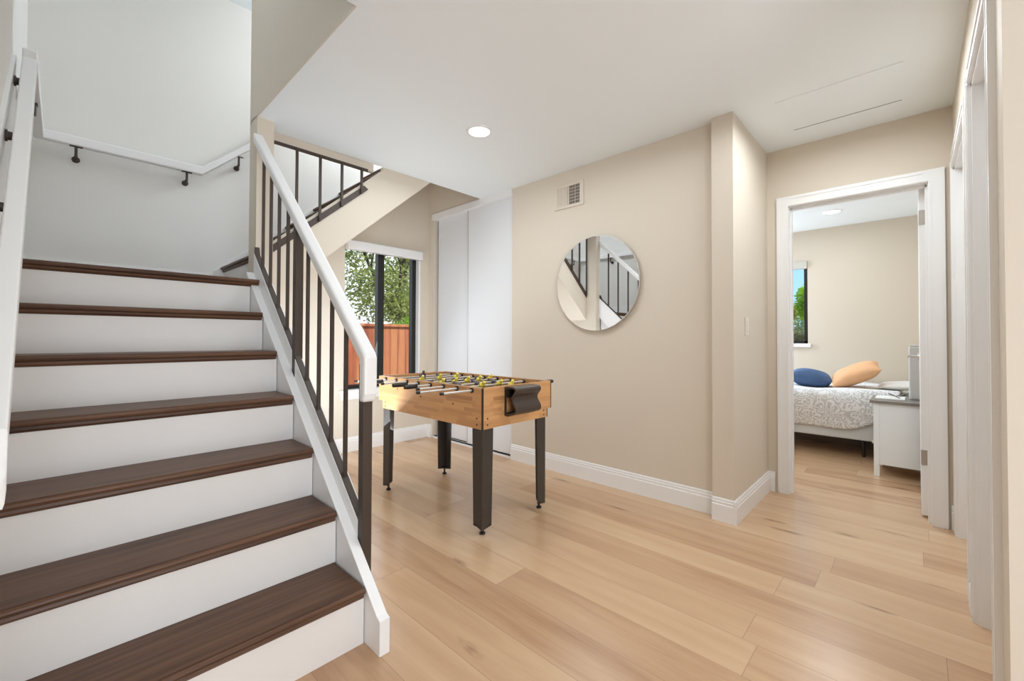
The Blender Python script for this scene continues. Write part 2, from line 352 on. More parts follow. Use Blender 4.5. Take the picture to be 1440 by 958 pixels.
# ceiling slab with the stairwell opening
struct('ceiling', [(-2.7, XD+.1, -3.1, WY0, H, 2.75), (XP0+.005, XM+.02, WY0, WY1, H, 2.75), (-2.7, XL-.1, WY0, 4, H, 2.75)], 'ceiling', 'smooth off-white ceiling')
struct('wall_stairwell_side', [(XP0, XP0+.10, WY0, WY1, H+.002, HW), (XP0+.1, XM+.1, WY1-.1, WY1, 2.45, HW)], 'beige', 'beige side of the stairwell opening above the ceiling edge')
struct('wall_stairwell_front', [(XL-.13, XP0, WY0-.1, WY0, H+.3, HW)], 'white_wall')
struct('ceiling_stairwell', [(XL-.13, XM+.1, WY0-.1, YB+.12, HW, HW+.1)], 'ceiling', 'upper ceiling of the stairwell')
struct('trim_1', [(XP1, 1.655, WY1-.002, WY1+.04, 2.378, H+.01)], 'beige', 'narrow beige drop edge above the upper railing')
c = struct('wall_column', [(XP0, XP1, YP0, WY1+.0, 0, H+.01)], 'beige', 'slim beige column at the turn of the stairs')
# casing corner strip of the column base below the landing
struct('wall_under_landing', [(.84, XP1, WY1, YB, 0, LAND-.04)], 'beige', 'beige wall under the landing')

# ---- bedroom shell
BX1, BYn, BYs = 6.37, 3.2, -.30
bw0, bw1, bwz0, bwz1 = .965, 2.25, .985, 2.06
struct('wall_bedroom_far', [(BX1, BX1+.12, BYs, bw0, 0, H), (BX1, BX1+.12, bw1, BYn, 0, H), (BX1, BX1+.12, bw0, bw1, 0, bwz0), (BX1, BX1+.12, bw0, bw1, bwz1, H)], 'beige', 'beige far wall of the bedroom')
struct('wall_bedroom_right', [(XD+.115, BX1+.12, BYs-.1, BYs, 0, H)], 'beige', 'beige bedroom wall behind the open door')
struct('wall_bedroom_left', [(XD+.115, BX1+.12, BYn, BYn+.1, 0, H), (XD, XD+.115, YC2, BYn+.1, 0, H)], 'beige', 'beige bedroom wall out of view')
struct('ceiling_bedroom', [(XD+.09, BX1+.12, BYs-.1, BYn+.1, H, 2.6)], 'ceiling', 'white bedroom ceiling')

# ------------------------------------------------------------------ baseboards (moulded profile)
PROF = [(0, 0), (.016, 0), (.016, .098), (.0125, .102), (.0125, .116), (.009, .121), (.009, .13), (.005, .137), (0, .137)]
def baseboard(name, segs, label=None):
    """segs: (x0,y0,x1,y1,nx,ny) with n the outward normal."""
    bm = bmesh.new()
    for x0, y0, x1, y1, nx, ny in segs:
        A = [bm.verts.new((x0+nx*d, y0+ny*d, z)) for d, z in PROF]; B = [bm.verts.new((x1+nx*d, y1+ny*d, z)) for d, z in PROF]
        bm.faces.new(A); bm.faces.new(B[::-1]); k = len(PROF)
        for i in range(k): bm.faces.new((A[i], B[i], B[(i+1) % k], A[(i+1) % k]))
    o = obj(name, bm, 'trim'); o['kind'] = 'structure'
    if label: o['label'] = label
baseboard('baseboard_mirror', [(XM, YC2, XM, YK0, -1, 0)], 'white baseboard under the round mirror')
baseboard('baseboard_corner', [(XC, YC-.0157, XC, YC2, -1, 0), (XC-.0157, YC, XD, YC, 0, -1)], 'white baseboard round the projecting corner')
baseboard('baseboard_door', [(XD, .73, XD, YC, -1, 0), (XD, YR, XD, -.146, -1, 0)])
baseboard('baseboard_back', [(XP1, YB, XM, YB, 0, -1), (XM, YK1+.012, XM, YB, -1, 0)], 'white baseboard under the window')
baseboard('baseboard_right', [(3.475, YR, XD, YR, 0, 1), (1.758, YR, 1.645, YR, 0, 1), (1.645, YR, 1.645, -3.0, -1, 0), (2.495, YR, 2.545, YR, 0, 1)])
baseboard('baseboard_bedroom', [(BX1, BYs, BX1, BYn, -1, 0), (XD+.115, BYs, BX1, BYs, 0, 1)])
baseboard_z = LAND
bm = bmesh.new(); box(bm, XL, .95, YB-.014, YB, LAND, LAND+.137); box(bm, XL-.005, XL+.009, 2.68, YB-.014, LAND, LAND+.137)
o = obj('baseboard_landing', bm, 'trim'); o['kind'] = 'structure'; o['label'] = 'white baseboard round the stair landing'

# ------------------------------------------------------------------ doors
def casing(parent, axis, plane, a0, a1, ztop, n, w=.07, t=.016):
    """flat door casing with a raised outer bead on a wall plane. axis: the wall's running axis."""
    for nm, (p, q, z0, z1) in (('casing', (a0-w, a0, 0, ztop+w)), ('casing', (a1, a1+w, 0, ztop+w)), ('casing', (a0, a1, ztop, ztop+w))):
        bm = bmesh.new()
        def B(p, q, z0, z1, t):
            lo, hi = sorted((plane, plane+n*t))
            if axis == 'Y': box(bm, lo, hi, p, q, z0, z1)
            else: box(bm, p, q, lo, hi, z0, z1)
        B(p, q, z0, z1, t)
        if z0 == 0:
            if p < a0: B(p+.001, p+.02, z0+.001, z1-.02, t+.004); B(q-.012, q-.004, z0+.001, ztop, t+.003)
            else: B(q-.02, q-.001, z0+.001, z1-.02, t+.004); B(p+.004, p+.012, z0+.001, ztop, t+.003)
        else:
            B(p+.021, q-.021, z1-.02, z1-.001, t+.004); B(p+.001, q-.001, z0+.004, z0+.012, t+.003)
        obj(nm, bm, 'trim', parent)
d1 = thing('door_1', (XD, .29, 0), 'white bedroom door standing open inside its cased doorway', None, kind='structure')
casing(d1, 'Y', XD, by0+.012, by1-.012, bz1-.01, -1)
bm = bmesh.new()
box(bm, XD-.004, XD+.12, by1-.014, by1+.002, 0, bz1); box(bm, XD-.004, XD+.12, by0-.002, by0+.014, 0, bz1); box(bm, XD-.004, XD+.12, by0, by1, bz1-.014, bz1+.002)
box(bm, XD+.035, XD+.07, by1-.026, by1-.014, 0, bz1-.014); box(bm, XD+.035, XD+.07, by0+.014, by0+.026, 0, bz1-.014); box(bm, XD+.035, XD+.07, by0+.02, by1-.02, bz1-.026, bz1-.014)
obj('door_frame', bm, 'trim', d1)
slab = bx('door_slab', (XD+.122, XD+.122+.70, -.061, -.023, .012, 2.018), 'trim', d1, .002)
for z in (1.795, .320):
    bm = bmesh.new(); box(bm, XD+.1185, XD+.122, -.0625, -.0225, z, z+.09); cyl(bm, (XD+.117, -.0675, z), (XD+.117, -.0675, z+.09), .006)
    obj('hinge', bm, 'hinge', d1)
hx = XD+.122+.64
bm = bmesh.new(); cyl(bm, (hx, -.023, .965), (hx, -.012, .965), .027, seg=20); cyl(bm, (hx, -.012, .965), (hx, .03, .965), .010)
cyl(bm, (hx+.01, .032, .965), (hx-.10, .034, .962), .009, .007)
obj('door_handle', bm, 'chrome', d1, smooth=False)
for i, ((a, b), zt, lab) in enumerate(zip(RX, (2.085, 2.045), ('nearer white doorway in the right-hand corridor wall', 'farther white doorway in the right-hand corridor wall'))):
    d = thing('door_%d' % (i+2), ((a+b)/2, YR, 0), lab, None, kind='structure')
    casing(d, 'X', YR, a, b, zt, 1, .07, .012)
    bm = bmesh.new()
    for (p, q) in ((a-.002, a+.014), (b-.014, b+.002)): box(bm, p, q, YR-.12, YR+.001, 0, zt)
    box(bm, a, b, YR-.12, YR+.001, zt-.014, zt+.002)
    for (p, q) in ((a+.014, a+.026), (b-.026, b-.014)): box(bm, p, q, YR-.068, YR-.05, 0, zt-.014)
    box(bm, a+.014, b-.014, YR-.068, YR-.05, zt-.026, zt-.014)
    obj('door_frame', bm, 'trim', d)
    bx('door_slab', (a+.016, b-.016, YR-.105, YR-.07, .012, zt-.018), 'trim', d, .002)
    k = a+.08
    bm = bmesh.new(); cyl(bm, (k, YR-.07, .97), (k, YR-.06, .97), .027, seg=20); cyl(bm, (k, YR-.06, .97), (k, YR-.035, .97), .01); cyl(bm, (k-.01, YR-.035, .97), (k+.05, YR-.035, .97), .008)
    obj('door_handle', bm, 'chrome', d)

# ------------------------------------------------------------------ closet (sliding doors)
cl = thing('closet_sliding_doors', (XM+.04, 3.2, 0), 'tall white sliding closet doors between window and mirror wall', 'closet doors')
bx('door_panel', (XM+.045, XM+.068, 3.235, YK1-.035, .035, 2.385), 'closet', cl, .002)
bx('door_panel', (XM+.016, XM+.039, YK0+.004, 3.262, .035, 2.385), 'closet', cl, .002)
bx('door_edge_trim', (XM+.012, XM+.042, 3.262, 3.268, .035, 2.385), 'steel', cl)
bx('header_track', (XM-.014, XM+.085, YK0+.002, YK1+.008, 2.374, H), 'trim', cl, .002)
bm = bmesh.new(); box(bm, XM+.004, XM+.08, YK0, YK1, 0, .016); box(bm, XM+.041, XM+.044, YK0, YK1, .016, .026)
obj('floor_track', bm, 'trim', cl)
bx('track_gap', (XM+.018, XM+.075, YK0+.004, YK1-.004, .0165, .022), 'dark', cl)
bx('jamb_trim', (XM+.0, XM+.07, YK1-.006, YK1+.0, 0, 2.374), 'beige', cl)

# ------------------------------------------------------------------ windows
w = thing('window_1', (2.26, YB+.06, wz0), 'black-framed sliding window looking onto a redwood fence', None, kind='structure')
def frame_bar(parent, name, d): return bx(name, d, 'blackframe', parent, .002)
fy0, fy1 = 3.97, 4.03
frame_bar(w, 'window_frame', (wx0-.03, wx0+.012, fy0, fy1, wz0, wz1)); frame_bar(w, 'window_frame', (wx1-.07, wx1-.022, fy0, fy1, wz0, wz1))
frame_bar(w, 'window_frame', (wx0, wx1-.02, fy0, fy1, wz0, wz0+.04)); frame_bar(w, 'window_frame', (wx0, wx1-.02, fy0, fy1, wz1-.04, wz1))
frame_bar(w, 'mullion', (2.206, 2.276, fy0, fy1, wz0+.03, wz1-.03))
bx('window_pane', (wx0+.01, 2.21, 4.0, 4.004, wz0+.03, wz1-.03), 'glass', w); bx('window_pane', (2.27, wx1-.05, 4.0, 4.004, wz0+.03, wz1-.03), 'glass', w)
bm = bmesh.new(); box(bm, wx1-.022, wx1+.001, YB+.001, YB+.12, wz0, wz1)
obj('window_reveal', bm, 'trim', w)
bm = bmesh.new(); box(bm, wx0-.05, wx1+.03, YB-.035, fy0+.002, wz0-.03, wz0+.002); box(bm, wx0-.035, wx1+.015, YB-.016, YB, wz0-.09, wz0-.03)
obj('window_sill', bm, 'trim', w, .003)
bl = thing('roller_blind', (2.25, YB, 2.0), 'rolled up white blind box at the top of the black window', 'blind')
bm = bmesh.new(); prism(bm, [(YB-.055, 1.925), (YB-.0595, 1.935), (YB-.0595, 2.005), (YB-.055, 2.014), (YB, 2.014), (YB, 1.925)], 'X', wx0+.002, 2.672)
obj('valance', bm, 'trim', bl, .002)
bx('end_cap', (2.672, 2.677, YB-.062, YB, 1.922, 2.017), 'greyplastic', bl)
w2 = thing('window_2', (BX1+.06, 1.6, bwz0), 'black-framed bedroom window with greenery outside', None, kind='structure')
fx0, fx1 = BX1+.02, BX1+.07
frame_bar(w2, 'window_frame', (fx0, fx1, bw0, bw0+.04, bwz0+.02, bwz1)); frame_bar(w2, 'window_frame', (fx0, fx1, bw1-.04, bw1, bwz0+.02, bwz1))
frame_bar(w2, 'window_frame', (fx0, fx1, bw0, bw1, bwz0+.045, bwz0+.082)); frame_bar(w2, 'window_frame', (fx0, fx1, bw0, bw1, bwz1-.04, bwz1))
bx('window_pane', (fx0+.02, fx0+.024, bw0+.03, bw1-.03, bwz0+.07, bwz1-.03), 'glass', w2)
bx('window_sill', (BX1-.03, fx1, bw0-.035, bw1+.035, bwz0, bwz0+.045), 'trim', w2, .003)
b2 = bx('roller_blind', (BX1-.025, BX1+.03, bw0+.003, bw1-.003, bwz1-.095, bwz1), 'palegrey', None, .004)
tag(b2, 'rolled up pale blind at the top of the bedroom window', 'blind')

# ------------------------------------------------------------------ lower staircase
st = thing('staircase', (.30, NY, 0), 'lower flight of stairs with dark walnut treads and white risers rising to the landing', 'staircase')
NB = .024   # nosing overhang
def nosing(y, z):
    """side outline (y,z) of a moulded bullnose tread, nose tip at y, top at z"""
    pts = [(y+RUN+NB, z-.028), (y+RUN+NB, z), (y+.009, z)]
    for a in range(0, 181, 30):
        t = math.radians(90+a); pts.append((y+.011+.011*math.cos(t), z-.0115+.0115*math.sin(t)))
    pts += [(y+.014, z-.024), (y+.012, z-.033), (y+.017, z-.040), (y+NB-.0005, z-.043), (y+NB, z-.028)]
    return pts
for k in range(1, 8):
    y = NY+RUN*(k-1); z = RISE*k
    bm = bmesh.new(); prism(bm, nosing(y, z), 'X', -.153, .7465)
    if k == 7:
        bm.free(); bm = bmesh.new()
        pts = nosing(y, z); prism(bm, pts, 'X', -.153, .80)
    obj('tread', bm, 'tread', st, .0015)
    bx('riser', (-.153, .752, y+NB, y+NB+.018, z-RISE, z-.03), 'riser', st)
# walnut landing floor
bx('landing_floor', (-.154, .825, NY+RUN*6+.10, YB-.015, LAND-.04, LAND), 'tread', st)
def cap(y): return .10+.87*(y-1.328)
# right stringer board with a plumb cut foot
Y0s, Y1s = 1.328, 2.913
bm = bmesh.new(); prism(bm, [(Y0s, 0), (Y0s, cap(Y0s)+.02), (Y0s+.02, cap(Y0s+.02)+.01), (Y1s, cap(Y1s)), (Y1s, cap(Y1s)-.6), (Y0s+.30, 0)], 'X', .755, .7935)
obj('stringer', bm, 'trim', st, .002)
bm = bmesh.new(); prism(bm, [(2.0, 0), (1.63, 0), (1.63, .12), (Y1s, cap(Y1s)-.2), (Y1s, 0)], 'X', .757, .79)
obj('side_panel', bm, 'beige', st)
# raised curb between the newels
def railz(y): return .328+.907*(y-1.5)
def curb(y0, y1):
    bm = bmesh.new(); prism(bm, [(y0, railz(y0)-.012), (y1, railz(y1)-.012), (y1, railz(y1)-.26), (y0, railz(y0)-.26)], 'X', .7935, .832)
    return obj('curb', bm, 'trim', st, .002)
curb(1.571, 2.232); curb(2.276, YP0-.002)
# left skirt board against the wall
bm = bmesh.new(); prism(bm, [(1.38, 0), (1.38, .20), (2.80, .20+.881*1.42+.03), (2.80, 1.1), (1.9, 0)], 'X', -.155, -.1535)
obj('skirt_board', bm, 'trim', st)

# ------------------------------------------------------------------ lower railing
ra = thing('stair_railing', (.81, 1.55, .3), 'white and dark metal railing of the lower stair flight ending in a plumb white drop', 'railing')
def under(y): return .958+.93*(y-1.5)
T = .062
bm = bmesh.new()
ya, yb = 1.500, YP0-.002
outline = [(ya, under(ya)-.085), (ya, under(ya)+.052), (ya+.012, under(ya+.012)+T), (yb, under(yb)+T), (yb, under(yb)), (ya+.046, under(ya+.046)), (ya+.046, under(ya+.046)-.16), (ya+.010, under(ya+.01)-.125)]
prism(bm, outline, 'X', .7815, .836)
obj('handrail', bm, 'trim', ra, .010, seg=2)
X0b, X1b = .803, .819
bm = bmesh.new()
prism(bm, [(1.568, railz(1.568)-.012), (1.568, railz(1.568)), (2.885, railz(2.885)), (2.905, railz(2.885)+.05), (2.912, railz(2.885)+.05), (2.912, railz(2.912)-.012)], 'X', .797, .822)
obj('bottom_rail', bm, 'blackmetal', ra)
for i in range(10):
    yc = 1.575+.135*i-.0
    if i in (0, 5): continue
    bx('baluster', (.802, .816, yc-.007, yc+.007, railz(yc)-.008, under(yc)+.004), 'blackmetal', ra)
bx('newel', (.795, .833, 1.532, 1.570, 0.012, under(1.55)-.02), 'blackmetal', ra, .002)
bx('newel', (.795, .833, 2.236, 2.274, .75, under(2.25)+.004), 'blackmetal', ra, .002)

# ------------------------------------------------------------------ upper flight
us = thing('staircase', (1.6, 3.5, LAND), 'upper flight of stairs climbing right above the window behind the column', 'staircase')
NX, NR = .835, .231
def ptop(x): return 1.918+.881*(x-1.172)
for k in range(1, 8):
    x = NX+NR*(k-1); z = LAND+RISE*k
    bm = bmesh.new(); pts = [(a, b) for a, b in nosing(0, 0)]
    pts = [(x+a*.231/RUN, z+b) for a, b in pts]
    y0 = WY1+.003
    prism(bm, pts, 'Y', y0+.02 if k > 1 else y0+.0, YB-.016)
    obj('tread', bm, 'tread', us, .0015)
    bx('riser', (x+NB, x+NB+.018, y0+.02, YB-.016, z-RISE, z-.03), 'riser', us)
xe = NX+NR*7
def soff(x): return 1.785+.867*(x-1.437)
bm = bmesh.new(); prism(bm, [(XP1+.001, soff(XP1)), (XP1+.001, ptop(XP1)), (1.74, ptop(1.74)), (1.74, H+.001), (2.19, H+.001), (2.19, soff(2.19))], 'Y', WY1+.001, WY1+.045)
obj('side_panel', bm, 'beige', us)
bm = bmesh.new(); prism(bm, [(XP1+.001, soff(XP1)), (2.785, soff(2.785)), (2.785, soff(2.785)+.05), (XP1+.001, soff(XP1)+.05)], 'Y', WY1+.045, YB-.001)
obj('soffit', bm, 'beige', us)
bm = bmesh.new(); prism(bm, [(.80, LAND), (.80, LAND+.17), (2.6, LAND+.17+.881*1.8), (2.6, LAND-.1+.881*1.8), (.95, LAND)], 'Y', YB-.0155, YB-.0005)
obj('skirt_board', bm, 'trim', us)
ur = thing('stair_railing', (1.25, WY1, 1.7), 'dark metal railing of the upper stair flight seen beyond the column', 'railing')
def r2(x): return 1.668+.876*(x-.94)
bm = bmesh.new(); prism(bm, [(XP1+.001, r2(XP1)-.026), (XP1+.001, r2(XP1)+.026), (1.573, r2(1.573)+.026), (1.607, r2(1.607)-.026)], 'Y', WY1-.012, WY1+.0)
obj('bottom_rail', bm, 'blackmetal', ur)
bx('top_bar', (XP1+.001, 1.60, WY1-.018, WY1-.004, 2.362, 2.380), 'blackmetal', ur)
for x in (.925, 1.082, 1.238, 1.395, 1.548):
    bx('baluster', (x-.0075, x+.0075, WY1-.028, WY1-.012, r2(x)-.022, 2.368), 'blackmetal', ur)

# ------------------------------------------------------------------ wall handrails
def sweep(bm, path, hw, hz, axis):
    """rectangular rail along a polyline; hw half width across, vertical thickness hz downward from path."""
    ring = []
    for (x, y, z) in path:
        dx, dy = (hw, 0) if axis == 'X' else (0, hw)
        ring.append([bm.verts.new((x-dx, y-dy, z)), bm.verts.new((x+dx, y+dy, z)), bm.verts.new((x+dx, y+dy, z-hz)), bm.verts.new((x-dx, y-dy, z-hz))])
    bm.faces.new(ring[0]); bm.faces.new(ring[-1][::-1])
    for a, b in zip(ring, ring[1:]):
        for i in range(4): bm.faces.new((a[i], b[i], b[(i+1) % 4], a[(i+1) % 4]))
hr = thing('wall_handrail', (-.1, 2.0, 1.3), 'white wall handrail on dark brackets climbing the left wall of the stairs', 'handrail')
bm = bmesh.new(); sweep(bm, [(-.094, 1.33, .80), (-.094, 1.345, .90), (-.107, 2.66, 2.245)], .021, .062, 'X')
obj('rail', bm, 'trim', hr, .008)
hl = thing('wall_handrail', (.3, 3.83, 2.3), 'white handrail running round the landing walls above the stairs', 'handrail')
bm = bmesh.new(); sweep(bm, [(-.113, 2.80, 2.345), (-.113, 3.852, 2.352)], .022, .06, 'X')
obj('rail', bm, 'trim', hl, .007)
bm = bmesh.new(); sweep(bm, [(-.135, 3.852, 2.352), (.700, 3.852, 2.352), (1.75, 3.852, 2.352+.92*1.05)], .022, .06, 'Y')
obj('rail', bm, 'trim', hl, .007)
def bracket(parent, wall, rail, nrm):
    """wall: point on wall, rail: point under rail."""
    bm = bmesh.new(); w_ = Vector(wall); r_ = Vector(rail); n_ = Vector(nrm)
    cyl(bm, w_, w_+n_*.006, .020, seg=16); cyl(bm, w_+n_*.006, w_+n_*.035, .015, .012, seg=12)
    elbow = Vector((r_.x, r_.y, w_.z+.012)); cyl(bm, w_+n_*.03, elbow, .010, .008, seg=10); cyl(bm, elbow-Vector((0, 0, .008)), r_, .0075, seg=10)
    t = Vector((-n_.y, n_.x, 0))
    q = [r_+t*.03+n_*.011, r_-t*.03+n_*.011, r_-t*.03-n_*.011, r_+t*.03-n_*.011]
    A = [bm.verts.new(v) for v in q]; B = [bm.verts.new(v-Vector((0, 0, .004))) for v in q]
    bm.faces.new(A); bm.faces.new(B[::-1])
    for i in range(4): bm.faces.new((A[i], B[i], B[(i+1) % 4], A[(i+1) % 4]))
    obj('bracket', bm, 'blackmetal', parent)
def lz(y): return .90+(2.285-.90)*(y-1.345)/(2.70-1.345)-.062
for y in (1.95, 2.25, 2.56): bracket(hr, (-.143, y, lz(y)+.012), (-.112, y, lz(y)+.004), (1, 0, 0))
bracket(hl, (XL-.004, 3.3, 2.225), (-.113, 3.3, 2.292), (1, 0, 0))
for x in (.046, .611): bracket(hl, (x, YB, 2.225), (x, 3.852, 2.292), (0, -1, 0))
bracket(hl, (.938, YB, 2.43), (.938, 3.852, 2.507), (0, -1, 0))
# sloping white ledge board behind the left handrail
bm = bmesh.new(); prism(bm, [(1.30, .98), (2.655, 2.235), (2.655, 1.9), (1.30, .66)], 'X', -.1549, -.143)
o = obj('trim_2', bm, 'trim'); o['kind'] = 'structure'; o['label'] = 'sloping white backing board on the left stair wall'

# ------------------------------------------------------------------ mirror, vent, switch, hatch, lights
mi = thing('wall_mirror_round', (XM, 1.75, 1.5), 'round frameless mirror on the beige wall reflecting the stair railing', 'mirror')
mi.name = 'round_mirror'
bm = bmesh.new(); cyl(bm, (XM-.016, 1.75, 1.503), (XM-.028, 1.75, 1.503), .356, seg=96); obj('mirror_glass', bm, 'mirror', mi)
bm = bmesh.new()
for r0, r1, xa, xb in ((.3562, .360, XM-.014, XM-.0285),):
    n_ = 96; rings = []
    for (r, x) in ((r0, xa), (r1, xa), (r1, xb), (r0, xb)):
        rings.append([bm.verts.new((x, 1.75+r*math.cos(2*math.pi*i/n_), 1.503+r*math.sin(2*math.pi*i/n_))) for i in range(n_)])
    for a in range(4):
        A, B = rings[a], rings[(a+1) % 4]
        for i in range(n_): bm.faces.new((A[i], A[(i+1) % n_], B[(i+1) % n_], B[i]))
obj('rim', bm, 'steel', mi, smooth=False)
bm = bmesh.new(); cyl(bm, (XM, 1.75, 1.503), (XM-.0165, 1.75, 1.503), .33, seg=64); obj('backing', bm, 'blackplastic', mi)
ve = thing('wall_vent', (XM, 2.01, 2.23), 'small beige painted air vent high on the wall above the mirror', 'air vent')
vy0, vy1, vz0, vz1 = 1.868, 2.152, 2.135, 2.332
iy0, iy1, iz0, iz1 = 1.905, 2.128, 2.158, 2.308
bm = bmesh.new()
box(bm, XM-.010, XM+.001, vy0, iy0, vz0, vz1); box(bm, XM-.010, XM+.001, iy1, vy1, vz0, vz1); box(bm, XM-.010, XM+.001, iy0, iy1, vz0, iz0); box(bm, XM-.010, XM+.001, iy0, iy1, iz1, vz1)
box(bm, XM-.010, XM+.001, 2.004, 2.016, iz0, iz1)
obj('vent_frame', bm, 'vent', ve, .001)
bx('backing', (XM-.0035, XM-.0005, iy0, iy1, iz0, iz1), 'dark', ve)
bm = bmesh.new()
for i in range(9):
    y = 2.021+i*.0122; box(bm, XM-.009, XM-.003, y, y+.0095, iz0, iz1)
obj('louvres', bm, 'vent', ve)
bm = bmesh.new()
for i in range(1, 8): y = iy0+i*.0125; box(bm, XM-.008, XM-.003, y, y+(.004 if i == 3 else .0016), iz0, iz1)
for i in range(1, 6): z = iz0+i*.025; box(bm, XM-.007, XM-.003, iy0, 2.004, z, z+.003)
obj('grille', bm, 'vent', ve)
sw = thing('light_switch', (2.985, YC, 1.165), 'pale light switch plate on the wall beside the bedroom door', 'light switch')
bx('plate', (2.95, 3.02, YC-.006, YC, 1.108, 1.223), 'plate', sw, .003); bx('rocker', (2.968, 3.002, YC-.010, YC-.005, 1.132, 1.199), 'plate', sw, .002)
struct('trim_3', [(2.79, 3.245, .03, .042, H-.003, H+.001), (2.79, 3.245, .558, .57, H-.003, H+.001), (2.79, 2.802, .042, .558, H-.003, H+.001), (3.240, 3.245, .042, .558, H-.003, H+.001)], 'ceiling', 'outline moulding of the ceiling access hatch')
o = bx('ceiling_hatch', (2.802, 3.2335, .042, .558, H-.002, H+.001), 'ceiling'); o['kind'] = 'structure'; o['label'] = 'flat access hatch panel in the ceiling'
struct('trim_4', [(3.2335, 3.240, .042, .558, H-.0015, H+.001)], 'dark', 'dark gap along the far edge of the hatch')
def downlight(x, y, z, r, label, power):
    t = thing('recessed_light', (x, y, z), label, 'ceiling light', 'round recessed ceiling lights')
    bm = bmesh.new(); n_ = 48
    prof = [(r+.018, 0), (r+.016, -.004), (r, -.005), (r-.006, 0)]
    rings = [[bm.verts.new((x+a*math.cos(2*math.pi*i/n_), y+a*math.sin(2*math.pi*i/n_), z+b)) for i in range(n_)] for a, b in prof]
    for A, B in zip(rings, rings[1:]):
        for i in range(n_): bm.faces.new((A[i], A[(i+1) % n_], B[(i+1) % n_], B[i]))
    obj('trim_ring', bm, 'trim', t)
    bm = bmesh.new(); cyl(bm, (x, y, z+.0), (x, y, z-.0035), r-.002, seg=48); obj('lens', bm, 'lamp', t)
    L = bpy.data.lights.new('recessed_lamp', 'AREA'); L.shape = 'DISK'; L.size = r*1.8; L.energy = power; L.color = WARM
    lo = bpy.data.objects.new('recessed_lamp', L); COL.objects.link(lo); lo.location = (x, y, z-.008); lo.parent = t; lo.matrix_parent_inverse = t.matrix_world.inverted()
downlight(1.862, 2.063, H, .070, 'glowing round recessed light in the hall ceiling', 4)
downlight(5.603, .634, H, .078, 'glowing round recessed light in the bedroom ceiling through the doorway', 2)

# ------------------------------------------------------------------ foosball table
TX0, TX1, TY0, TY1 = 1.585, 2.187, 1.72, 2.825
ZT, ZS, ZB = .811, .637, .583
ft = thing('foosball_table', (1.88, 2.26, 0), 'wooden foosball table on dark metal legs standing in the hall', 'foosball table')
th = .018
bm = bmesh.new(); prism(bm, [(TY0, ZB), (TY0, ZT), (TY1, ZT), (TY1, ZS), (TY1-.052, ZS), (TY1-.052, ZB)], 'X', TX0, TX0+th); obj('side_panel', bm, 'foos', ft, .001)
bx('side_panel', (TX1-th, TX1, TY0, TY1, ZS, ZT), 'foos', ft, .001)
bm = bmesh.new(); prism(bm, [(TX0+th, ZB), (TX0+th, ZT), (TX1-th, ZT), (TX1-th, ZS), (TX1-.037, ZS), (TX1-.037, ZB)], 'Y', TY0+.001, TY0+th); obj('end_panel', bm, 'foos', ft, .001)
bx('end_panel', (TX0+th, TX1-th, TY1-th, TY1-.001, ZS, ZT), 'foos', ft, .001)
bm = bmesh.new(); box(bm, TX1-.055, TX1-.037, TY0+th, TY1-.055, ZB, ZS); box(bm, TX0+th, TX1-.055, TY1-.070, TY1-.052, ZB, ZS)
obj('lower_apron', bm, 'foos', ft)
bx('corner_strip', (TX0-.0015, TX0+.0075, TY0-.0015, TY0+.006, ZB, ZT), 'blackplastic', ft)
bx('corner_strip', (TX1-.004, TX1+.0015, TY0-.0015, TY0+.006, ZS, ZT), 'blackplastic', ft)
bx('corner_strip', (TX1-.041, TX1-.0355, TY0-.0005, TY0+.006, ZB, ZS), 'blackplastic', ft)
bx('playfield', (TX0+th, TX1-th, TY0+th, TY1-th, .69, .70), 'green', ft)
bx('cabinet_bottom', (TX0+th, TX1-.055, TY0+th, TY1-.07, ZB+.004, ZB+.014), 'blackplastic', ft)
for (x, y, z, a) in [(TX0, 1.765, .605, 'x'), (TX0, 1.765, .64, 'x'), (TX0, 2.735, .60, 'x'), (TX0, 2.735, .628, 'x'), (TX0, 1.975, .70, 'x'), (TX0, 2.58, .735, 'x'), (TX0, 2.30, .71, 'x'),
                     (1.625, TY0, .605, 'y'), (1.625, TY0, .64, 'y'), (2.115, TY0, .600, 'y'), (2.115, TY0, .627, 'y')]:
    bm = bmesh.new()
    if a == 'x': cyl(bm, (x+.002, y, z), (x-.002, y, z), .0055, .0045, seg=12)
    else: cyl(bm, (x, y+.003, z), (x, y-.001, z), .0055, .0045, seg=12)
    obj('screw', bm, 'blackplastic', ft)
# ball return box: corrugated dark moulding wrapped in a loop, open at its side
x0c, x1c, yf = 1.757, 1.975, TY0
key = [(0, .800), (.020, .807), (.050, .808), (.076, .806), (.090, .796), (.092, .782), (.082, .766), (.070, .752), (.066, .738), (.070, .722), (.082, .706),
       (.092, .690), (.094, .674), (.086, .660), (.070, .652), (.052, .647), (.036, .640), (.018, .638), (0, .642)]
def dense(p, k=4):
    o = []
    for i in range(len(p)-1):
        p0, p1, p2, p3 = p[max(i-1, 0)], p[i], p[i+1], p[min(i+2, len(p)-1)]
        for q in range(k):
            t = q/k
            o.append(tuple(.5*((2*p1[c])+(-p0[c]+p2[c])*t+(2*p0[c]-5*p1[c]+4*p2[c]-p3[c])*t*t+(-p0[c]+3*p1[c]-3*p2[c]+p3[c])*t**3) for c in (0, 1)))
    return o+[p[-1]]
dn = dense(key); outer, inner = [], []
for i, (d, z) in enumerate(dn):
    a = dn[max(i-1, 0)]; b = dn[min(i+1, len(dn)-1)]; tx, tz = b[0]-a[0], b[1]-a[1]; L_ = math.hypot(tx, tz) or 1
    outer.append((yf-d, z)); inner.append((yf-max(0, d+.011*tz/L_), z-.011*tx/L_))
bm = bmesh.new()
ro = [[bm.verts.new((x, y, z)) for (y, z) in pr] for x in (x0c, x1c) for pr in (outer, inner)]
